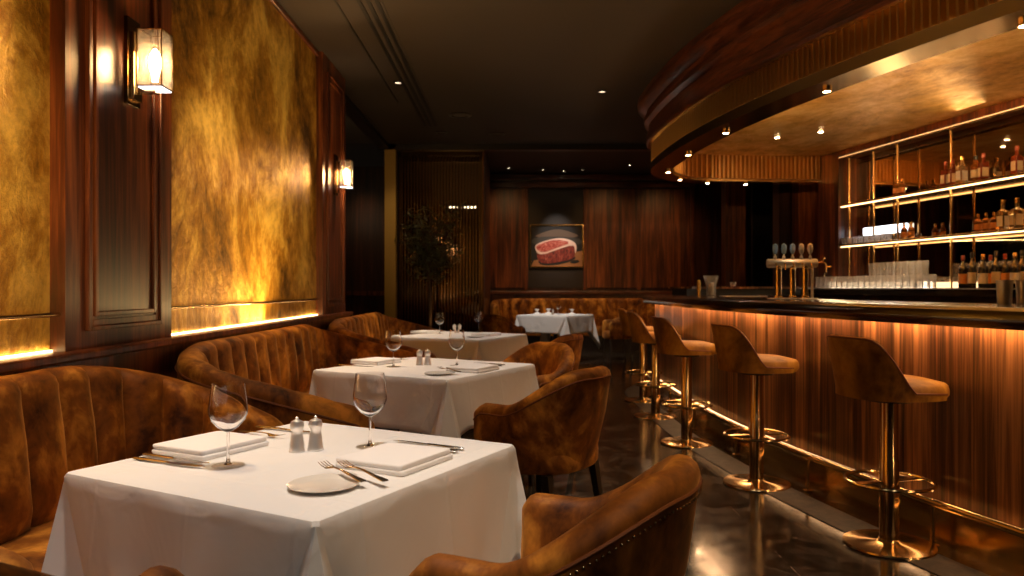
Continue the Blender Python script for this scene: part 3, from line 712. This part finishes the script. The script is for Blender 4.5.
# ------------------------------------------------------------------ armchairs (local: faces +y, back at -y)
def make_chair():
    t = thing('armchair', 'x', 'armchair', (0, 0, 0), 0, 'amber velvet barrel armchairs')
    w, n = .29, 61; path = []; hs = []; S = []
    for i in range(n):
        u = -1 + 2 * i / (n - 1); k = abs(u)
        # arms straight, then a half round back
        if k > .66: q = (k - .66) / .34; x, y = w, -.02 + .20 * q; nx, ny = 1, 0
        else: a = pi / 2 * (k / .66); x, y = w * sin(a), -.02 - .26 * cos(a); nx, ny = sin(a), -cos(a)
        sgn = 1 if u > 0 else -1
        path.append((x * sgn, y, nx * sgn, ny)); S.append(u)
        h = .665 + .170 * (1 - smooth01((k - .12) / .62)); 
        if k > .92: h -= .035 * ((k - .92) / .08) ** 2
        hs.append(h)
    def prof(h, i):
        k = abs(S[i]); end = smooth01((1 - k) / .05); th = .045 + .035 * end; z0 = .36
        lean = .05 * (1 - smooth01((k - .2) / .6)); T = th
        o = [(-.035 * 1 - lean * .2, z0), (-.02, z0 + .06), (lean * .5, z0 + (h - z0) * .55), (lean * .95, h - .05)]
        for a in (0, 30, 60, 90, 120, 150, 180):
            o.append((lean - T / 2 + (T / 2) * cos(radians(a)) * (1), h - T * .42 + T * .42 * sin(radians(a))))
        pl = .015 * abs(sin(pi * S[i] * 11)) ** .7 * (1 - k ** 4)
        o += [(lean * .9 - T - pl, h - .06), (lean * .5 - T - .006 - pl, z0 + (h - z0) * .55), (-T, z0 + .05), (-T + .02, z0)]
        return o
    b = shell(path, hs, prof); b.build('backrest', 'velvet', t, 60)
    rim = [(p[0] + p[2] * (prof(hs[i], i)[3][0] + .002), p[1] + p[3] * (prof(hs[i], i)[3][0] + .002), hs[i] - .045) for i, p in enumerate(path)]
    MB().tube(rim, .0045, 6).build('piping', 'piping', t)
    out = []
    for i in range(40):
        a = 2 * pi * i / 40; e = 3.2
        x = abs(cos(a)) ** (2 / e) * (1 if cos(a) > 0 else -1); y = abs(sin(a)) ** (2 / e) * (1 if sin(a) > 0 else -1)
        out.append((.235 * x, -.01 + .24 * y))
    cushion(out, .36, .475, .05, .012).build('seat', 'velvet', t)
    for sx in (-1, 1):
        for sy, yy in ((1, .14), (-1, -.17)):
            x0, y0 = sx * .20, yy; x1, y1 = sx * .225, yy + (.02 if sy > 0 else -.05)
            MB().rings([[(x1 - .012, y1 - .012, 0), (x1 + .012, y1 - .012, 0), (x1 + .012, y1 + .012, 0), (x1 - .012, y1 + .012, 0)],
                        [(x0 - .02, y0 - .02, .36), (x0 + .02, y0 - .02, .36), (x0 + .02, y0 + .02, .36), (x0 - .02, y0 + .02, .36)]]).build('leg', 'black_wood', t, 0)
    return index(t), rim
chair, rim = make_chair()
# nail heads under the rim of the first chair
def face(dx, dy): return atan2(-dx, dy)
CH = [(.08, 1.675, face(-.90, .44), 'amber velvet armchair with nailhead rim facing the first table from the aisle'),
      (.14, 3.62, face(-.80, .60), 'amber velvet armchair on the aisle side of the second table, back to the aisle'),
      (.07, 4.85, face(-.70, -.71), 'amber velvet armchair at the second table showing its padded inside'),
      (.25, 6.15, face(-.85, .52), 'amber velvet armchair on the aisle side of the third table'),
      (-.93, 1.31, face(.0, 1), 'armchair whose arm tips only show in front of the first table'),
      (-.15, 10.6, face(.55, .83), 'dark backed armchair beside the far table, toward the slatted screen'),
      (1.75, 12.55, face(-.95, -.1), 'amber armchair on the bar side of the far table')]
for i, (x, y, rz, lab) in enumerate(CH):
    if i == 0: chair.location = (x, y, 0); chair.rotation_euler = (0, 0, rz); chair['label'] = lab
    else: dup(chair, (x, y, 0), rz, lab)
nh = MB()
P = resample([tuple(Vector(p)) for p in rim], .0135)
RV = [Vector(p) for p in rim]; acc = 0; d = 0; nails = []
for a, b in zip(RV, RV[1:]):
    L_ = (b - a).length
    while d <= L_: nails.append(a.lerp(b, d / L_)); d += .0135
    d -= L_
for p in nails:
    nh.lathe([(.0032, -.001), (.0028, .001), (.0012, .0028)], (p.x * 1.004, p.y - .002 if p.y < 0 else p.y, p.z - .016), 6)
nh.build('nailhead_trim', 'brass', chair)

# ------------------------------------------------------------------ booths (local: opens to +x, back along -x)
def make_booth(name, label, loc, rz, hw=1.22, dep=.86, hb=.93, ha=.62, r=.48, conv=0., zseat=.46):
    t = thing(name, label, 'booth', loc, rz, 'channel tufted velvet booths')
    P = []
    P.append((dep, -hw))
    P.append((r, -hw))
    P += [(r - r * sin(a), -hw + r - r * cos(a)) for a in [pi / 2 * i / 10 for i in range(1, 11)]]
    P += [(r - r * cos(a), hw - r + r * sin(a)) for a in [pi / 2 * i / 10 for i in range(0, 11)]]
    P.append((dep, hw))
    path = resample([(x, y) for x, y in P], .019)
    # resample's normals point left of travel; travel goes -y -> +y along x=0 so left is -x: outward
    n = len(path); step = 1; S = [i / (n - 1) for i in range(n)]
    tot = (n - 1) * .019
    hs = []
    for s in S:
        d = min(s, 1 - s) * tot
        q = max(0, min(1, d / (dep + .30))); h = ha + (hb - ha) * ((1 - conv) * (q + .25 * (smooth01(q) - q)) + conv * (1 - (1 - q) ** 2)) ; h -= .05 * (1 - min(1, d / .08)) ** 2
        hs.append(h)
    def prof(h, i):
        d = min(S[i], 1 - S[i]) * tot; end = smooth01(d / .06); T = .05 + .06 * end; z0 = .06
        o = [(-.02, z0), (-.01, z0 + .3), (0, h - .07)]
        for a in (0, 30, 60, 90, 120, 150, 180):
            o.append((-T / 2 + T / 2 * cos(radians(a)), h - T * .42 + T * .42 * sin(radians(a))))
        ph = S[i] * tot / .19; pl = .042 * (abs(sin(pi * ph)) ** .6) * end
        o += [(-T - pl * .8, h - .085), (-T - .012 - pl, h - .2), (-T - .03 - pl, zseat + .06), (-T - .02, zseat - .06), (-T, z0)]
        # carry the channel ridge over the roll
        for q, g in ((6, .2), (7, .45), (8, .6), (9, .7)): o[q] = (o[q][0] - pl * g, o[q][1])
        return o
    shell(path, hs, prof).build('backrest', 'velvet', t, 50)
    rim = [(p[0] + p[2] * .003, p[1] + p[3] * .003, hs[i] - .07) for i, p in enumerate(path)]
    MB().tube(rim, .006, 6).build('piping', 'piping', t)
    # seat: U-shaped cushion
    sd = .50
    ip = path[::3]
    R = []
    L_ = len(ip)
    for i, p in enumerate(ip):
        s = min(i, L_ - 1 - i) * .057
        D = sd if s > .6 else sd * (.35 + .65 * smooth01(s / .6))
        R.append([(p[0] + p[2] * o, p[1] + p[3] * o, z) for o, z in ((-.12, .30), (-.12, zseat), (-D * .6, zseat + .015), (-D + .05, zseat + .008), (-D + .012, zseat - .02), (-D, zseat - .07), (-D + .015, .30))])
    sb = MB().rings(R); sb.build('seat', 'velvet', t, 50)
    R = [[(p[0] + p[2] * o, p[1] + p[3] * o, z) for o, z in ((-.12, .0), (-.12, .30), (-sd * .8, .30), (-sd * .8, .0))] for p in ip]
    MB().rings(R).build('plinth', 'black_wood', t, 0)
    return index(t)
make_booth('velvet_booth', 'amber tufted velvet booth wrapping the first table', (-1.62, 2.18, 0), 0, .84, .74, .93, .66, .42, 1.)
b0 = make_booth('velvet_booth', 'amber tufted velvet booth wrapping the second table under the tall gold panel', (-1.62, 4.70, 0), 0, 1.36, 1.0, .93, .64, .36, .3)
dup(b0, (-1.60, 7.58, 0), 0, 'amber tufted velvet booth behind the third table by the far pilaster')
make_booth('velvet_booth', 'long tufted velvet booth against the far wall under the steak picture', (1.90, 14.6, 0), radians(-90), 2.30, 1.1, 1.0, .90, .25)

# ------------------------------------------------------------------ tables and cloths
def cloth(a, d):
    """square cloth over a table of half side a, hanging d; ridge folds at the corners"""
    mb = MB(); rt = .014
    def outline(tt):    # tt = depth below the edge 0..1
        pts = []; dep = tt * d; fl = .03 * tt + rt
        for q in range(4):
            ca, sa = cos(q * pi / 2), sin(q * pi / 2)
            c = []
            w = .55 * dep + .001
            # along the +x side from y=-a to y=a
            e = a + fl
            ys = [-1 + 2 * j / 14 for j in range(15)]
            for y in ys:
                yy = y * (a - w); wave = .006 * tt * sin(y * 7 + q * 2) + .004 * tt * sin(y * 15 + q)
                c.append((e + wave - .0 * dep, yy, 0))
            # crease just past the side, then ridge
            g = rt * .6
            c.append((e - .10 * dep, a - .42 * dep + fl * .3, .03))
            rd = .46 * dep + g; r2 = .02 * dep + g
            c.append((a + rd, a + r2, .26)); c.append((a + (rd + r2) * .52, a + (rd + r2) * .52, .33)); c.append((a + r2, a + rd, .26))
            c.append((a - .42 * dep + fl * .3, e - .10 * dep, .03))
            pts += [(x * ca - y * sa, x * sa + y * ca, ex) for x, y, ex in c]
        return pts
    R = []
    n = len(outline(0))
    base = outline(0)
    def inset(k, z): return [(p[0] * k, p[1] * k, z) for p in base]
    R.append(inset(.02, 0)); R.append(inset(.5, .0)); R.append(inset(.9, 0)); R.append(inset(.97, -.0005))
    R.append(inset(.99, -.003)); R.append([(p[0], p[1], -.012) for p in base])
    for j in range(1, 11):
        tt = j / 10; o = outline(tt)
        R.append([(x, y, -.012 - tt * d - tt * ex * .9) for x, y, ex in o])
    return mb.rings(R, True, True, False)
TB = [(-.536, 1.972, radians(28.4), .392, .30, 'first table closest to the camera'), (-.475, 4.235, radians(30), .435, .25, 'second table under the sconce'),
      (-.49, 7.06, radians(27), .46, .27, 'third table beyond the second booth'), (.725, 12.53, radians(33), .46, .28, 'far table in front of the steak picture')]
names = ['the table closest to the camera', 'the second table from the camera', 'the third table from the camera', 'the lone far table']
for i, (x, y, rz, a, d, _) in enumerate(TB):
    # local +x axis = right-front edge normal rotated
    rot = -rz
    t = thing('dining_table', 'square pedestal dining table hidden under the cloth of ' + names[i], 'table', (x, y, 0), rot, 'square dining tables')
    MB().box(-a + .01, a - .01, -a + .01, a - .01, .72, .745).build('tabletop', 'black_wood', t, 0)
    MB().lathe([(.04, .02), (.035, .3), (.04, .72)], n=20).build('column', 'black_metal', t)
    MB().lathe([(.25, 0), (.25, .012), (.05, .03)], n=32).build('base', 'black_metal', t)
    c = cloth(a, d).build('tablecloth', 'linen', None, 24); so = c.modifiers.new('t', 'SOLIDIFY'); so.thickness = .0015; so.offset = -1
    c.location = (x, y, .757); c.rotation_euler = (0, 0, rot); tag(c, 'white linen tablecloth with sharp corner folds on ' + names[i], 'tablecloth', 'white tablecloths')
TZ = .758

# ------------------------------------------------------------------ tableware
def make_glass():
    t = thing('wine_glass', 'x', 'wine glass', (0, 0, 0), 0, 'clear stemmed wine glasses')
    MB().lathe([(.0035, .084), (.010, .086), (.026, .097), (.040, .113), (.0465, .130), (.0470, .142), (.0445, .165), (.0410, .188), (.0395, .2045), (.0385, .2045), (.0400, .188), (.0434, .165), (.0458, .142), (.0453, .131), (.039, .115), (.025, .0995), (.010, .0895), (.001, .0885)], n=40, cap1=False).build('bowl', 'crystal', t, 60)
    MB().lathe([(.010, .004), (.0055, .010), (.0038, .022), (.0033, .05), (.0036, .078), (.0035, .0845)], n=16).build('stem', 'crystal', t, 60)
    MB().lathe([(.038, 0), (.0395, .0012), (.038, .0022), (.02, .0035), (.010, .0045)], n=40).build('foot', 'foot_glass', t, 60)
    return index(t)
G = make_glass()
GL = [(-.706, 1.865, 'wine glass beside the folded napkin on the booth side of the closest table'), (-.395, 2.086, 'wine glass beyond the napkin on the aisle side of the closest table'),
      (-.665, 4.21, 'wine glass on the booth side of the second table'), (-.314, 4.27, 'wine glass on the aisle side of the second table'),
      (-.70, 7.25, 'wine glass on the booth side of the third table'), (-.337, 7.55, 'wine glass on the aisle side of the third table'), (.78, 12.6, 'wine glass on the lone far table')]
for i, (x, y, lab) in enumerate(GL):
    if i == 0: G.location = (x, y, TZ); G['label'] = lab
    else: dup(G, (x, y, TZ), 0, lab)
def make_mill(m_='steel'):
    t = thing('salt_shaker', 'x', 'shaker', (0, 0, 0), 0, 'steel salt and pepper shakers')
    MB().lathe([(.0215, 0), (.022, .003), (.0205, .008), (.0155, .045), (.0145, .055), (.016, .058)], n=24).build('body', 'steel', t)
    MB().lathe([(.016, .058), (.0180, .062), (.0190, .070), (.0160, .081), (.0075, .085), (.004, .087), (.0045, .091), (.001, .094)], n=24).build('cap', 'steel', t)
    return index(t)
ml = make_mill()
ML = [(-.582, 2.03, 'steel shaker on the closest table, the one nearer the napkin by the booth'), (-.537, 2.05, 'steel shaker on the closest table, the one with dark lettered side'),
      (-.53, 4.30, 'steel shaker on the second table, booth side of the pair'), (-.485, 4.31, 'steel shaker on the second table, aisle side of the pair'),
      (-.56, 7.3, 'steel shaker on the third table, booth side of the pair'), (-.51, 7.31, 'steel shaker on the third table, aisle side of the pair'), (.68, 12.5, 'steel shaker on the lone far table beside the glass')]
for i, (x, y, lab) in enumerate(ML):
    if i == 0: ml.location = (x, y, TZ); ml['label'] = lab
    else: dup(ml, (x, y, TZ), 0, lab)
def make_napkin(w=.21, dd=.225):
    t = thing('folded_napkin', 'x', 'napkin', (0, 0, 0), 0, 'folded white napkins')
    def layer(z, h, sx, sy, ox):
        R = []
        for (k, zz) in ((.985, 0), (1, h * .25), (1, h * .75), (.985, h), (.9, h * 1.03), (.3, h * 1.05)):
            o = []; cr = .012
            for q, (cx, cy) in enumerate(((1, 1), (-1, 1), (-1, -1), (1, -1))):
                for a in range(0, 91, 15):
                    a_ = radians(a + 90 * q); x = ox + (cx * (sx - cr) + cr * cos(a_)) * k; y = (cy * (sy - cr) + cr * sin(a_)) * k
                    o.append((x, y, z + zz + (.0015 * sin(x * 40 + y * 30) if zz > h * .5 else 0)))
            R.append(o)
        return R
    mb = MB(); mb.rings(layer(0, .011, w / 2, dd / 2, 0)); mb.build('lower_fold', 'napkin', t, 60)
    MB().rings(layer(.0118, .012, w / 2 * .97, dd / 2 * .98, -.003)).build('upper_fold', 'napkin', t, 60)
    return index(t)
nk = make_napkin()
NK = [(-.825, 2.06, -28, 'folded white napkin on the booth side of the closest table'), (-.295, 1.90, -28, 'folded white napkin on the aisle side of the closest table'),
      (-.80, 4.42, -30, 'folded white napkin on the booth side of the second table'), (-.21, 4.03, -30, 'folded white napkin on the aisle side of the second table'),
      (-.85, 7.35, -27, 'folded white napkin on the booth side of the third table'), (-.24, 7.0, -27, 'folded white napkin on the aisle side of the third table')]
for i, (x, y, r, lab) in enumerate(NK):
    if i == 0: nk.location = (x, y, TZ); nk.rotation_euler = (0, 0, radians(r)); nk['label'] = lab
    else: dup(nk, (x, y, TZ), radians(r), lab)
for x, y, lab in ((.42, 12.55, 'white folded napkin standing on the far table, screen side'), (1.0, 12.5, 'white folded napkin standing on the far table, bar side'), (.62, 12.75, 'white folded napkin standing behind the glass on the far table')):
    o = MB().lathe([(.075, 0), (.07, .01), (.03, .03), (.012, .045), (.03, .075), (.045, .09), (.01, .07)], n=14).build('fanned_napkin', 'napkin', None, 60, loc=(x, y, TZ)); tag(o, lab, 'napkin', 'standing napkins on the far table')
def make_plate():
    t = thing('side_plate', 'x', 'plate', (0, 0, 0), 0, 'small white side plates')
    MB().lathe([(.045, 0), (.05, .0015), (.074, .007), (.0785, .0085), (.078, .010), (.055, .0055), (.050, .0045), (.001, .0045)], n=48, cap1=False).build('dish', 'ceramic', t, 60)
    return index(t)
pl = make_plate()
PLT = [(-.418, 1.665, 'small white side plate at the front corner of the closest table'), (-.37, 3.84, 'small white side plate at the front corner of the second table'), (-.33, 6.72, 'small white side plate at the front corner of the third table')]
for i, (x, y, lab) in enumerate(PLT):
    if i == 0: pl.location = (x, y, TZ); pl['label'] = lab
    else: dup(pl, (x, y, TZ), 0, lab)
# cutlery along local +x (tip at +x)
def make_fork():
    mb = MB()
    R = []
    for x, w, z in ((-.10, .007, .002), (-.095, .0095, .003), (-.05, .006, .005), (.0, .0035, .009), (.035, .0035, .009), (.048, .010, .006), (.055, .0130, .005), (.062, .0132, .005)):
        R.append([(x, -w, z), (x, w, z), (x, w * .8, z + .0018), (x, -w * .8, z + .0018)])
    mb.rings(R)
    tn = MB()
    for k in range(4):
        y = -.0114 + k * .0076
        tn.tube([(.060, y, .006), (.080, y, .0075), (.10, y * .98, .013)], [.0015, .0013, .0008], 6)
    t = thing('dinner_fork', 'x', 'fork', (0, 0, 0), 0, 'steel dinner forks')
    mb.build('handle', 'silver', t, 50); tn.build('tines', 'silver', t); return index(t)
def make_knife():
    t = thing('dinner_knife', 'x', 'knife', (0, 0, 0), 0, 'steel dinner knives')
    R = []
    for x, w, h in ((-.12, .005, .004), (-.115, .008, .007), (-.06, .0075, .0075), (-.01, .006, .006), (.0, .0065, .006)):
        R.append([(x, w * cos(a), .0038 + h * .5 * sin(a) + .001) for a in [2 * pi * j / 10 for j in range(10)]])
    MB().rings(R).build('handle', 'silver', t, 60)
    R = []
    for x, a_, b_ in ((.0, -.005, .005), (.01, -.009, .006), (.06, -.010, .006), (.10, -.007, .0055), (.12, .003, .005)):
        R.append([(x, a_, .0035), (x, b_, .003), (x, b_, .0055), (x, a_, .0045)])
    MB().rings(R).build('blade', 'silver', t, 30); return index(t)
fk = make_fork(); kn = make_knife()
def ang(x0, y0, x1, y1): return atan2(y1 - y0, x1 - x0)
FK = [(-.392, 1.73, ang(-.315, 1.64, -.47, 1.82), .012, 'steel fork leaning on the side plate of the closest table, plate side'), (-.345, 1.735, ang(-.28, 1.66, -.43, 1.83), .012, 'steel fork between the side plate and napkin of the closest table'),
      (-.755, 2.25, ang(-.835, 2.30, -.67, 2.19), 0, 'steel fork beyond the booth side napkin of the closest table'), (-.325, 3.90, ang(-.22, 3.84, -.36, 4.02), .012, 'steel fork beside the plate of the second table'),
      (-.72, 4.60, ang(-.8, 4.62, -.64, 4.54), 0, 'steel fork beyond the booth side napkin of the second table')]
KN = [(-.235, 2.10, ang(-.109, 2.035, -.355, 2.18), 'steel knife beyond the aisle side napkin of the closest table, outer one'), (-.25, 2.065, ang(-.13, 2.01, -.36, 2.14), 'steel knife against the aisle side napkin of the closest table'),
      (-.865, 1.885, ang(-.975, 1.94, -.75, 1.84), 'steel knife before the booth side napkin of the closest table'), (-.865, 1.925, ang(-.975, 1.98, -.76, 1.87), 'second steel knife tucked against the booth side napkin of the closest table'),
      (-.70, 2.32, ang(-.80, 2.36, -.60, 2.27), 'steel knife beyond the shakers of the closest table'),
      (-.13, 4.34, ang(-.02, 4.25, -.24, 4.44), 'steel knife beyond the aisle side napkin of the second table'), (-.15, 4.28, ang(-.05, 4.2, -.25, 4.36), 'steel knife against the aisle side napkin of the second table'), (-.88, 4.22, ang(-.98, 4.27, -.78, 4.17), 'steel knife before the booth side napkin of the second table')]
for i, (x, y, r, dz, lab) in enumerate(FK):
    if i == 0: fk.location = (x, y, TZ + dz); fk.rotation_euler = (0, 0, r); fk['label'] = lab
    else: dup(fk, (x, y, TZ + dz), r, lab)
for i, (x, y, r, lab) in enumerate(KN):
    if i == 0: kn.location = (x, y, TZ); kn.rotation_euler = (0, 0, r); kn['label'] = lab
    else: dup(kn, (x, y, TZ), r, lab)

# ------------------------------------------------------------------ potted tree before the screen
t = thing('potted_tree', 'dark leafy potted tree standing before the slatted screen', 'plant', (-1.20, 10.95, 0))
MB().lathe([(.16, 0), (.2, .02), (.24, .45), (.25, .47), (.22, .47), (.2, .42)], n=24).build('pot', 'pot', t)
br = MB(); br.tube([(0, 0, .4), (.01, .01, .9), (-.02, 0, 1.4), (.02, 0, 1.9), (.0, 0, 2.3)], [.025, .022, .02, .014, .006], 8)
tips = []
for i in range(16):
    a = random.uniform(0, 6.28); z = random.uniform(1.25, 2.0); r = random.uniform(.15, .36)
    p = [(0, 0, z), (r * .5 * cos(a), r * .35 * sin(a), z + .15), (r * cos(a), r * .6 * sin(a), z + random.uniform(.15, .4))]
    br.tube(p, [.01, .007, .003], 6); tips += p[1:]
br.build('trunk', 'bark', t)
lf = MB()
for i in range(1500):
    p = Vector(random.choice(tips)) + Vector((random.gauss(0, .10), random.gauss(0, .08), random.gauss(0, .12)))
    if p.y > .3: p.y = .3
    d_ = Vector((random.gauss(0, 1), random.gauss(0, 1), random.gauss(0, 1))).normalized(); s_ = d_.cross(Vector((random.gauss(0, 1), random.gauss(0, 1), random.gauss(0, 1)))).normalized()
    l = random.uniform(.03, .055); w = l * .22
    lf.add([p - d_ * l, p + s_ * w, p + d_ * l, p - s_ * w], [(0, 1, 2, 3)])
tag(lf.build('foliage', 'leaf', t, 0), kind='stuff')
light('tree_uplight', 'SPOT', (-1.1, 10.8, .5), 3, AMB, (-1.2, 11.2, 1.6), .03, 60, .8)
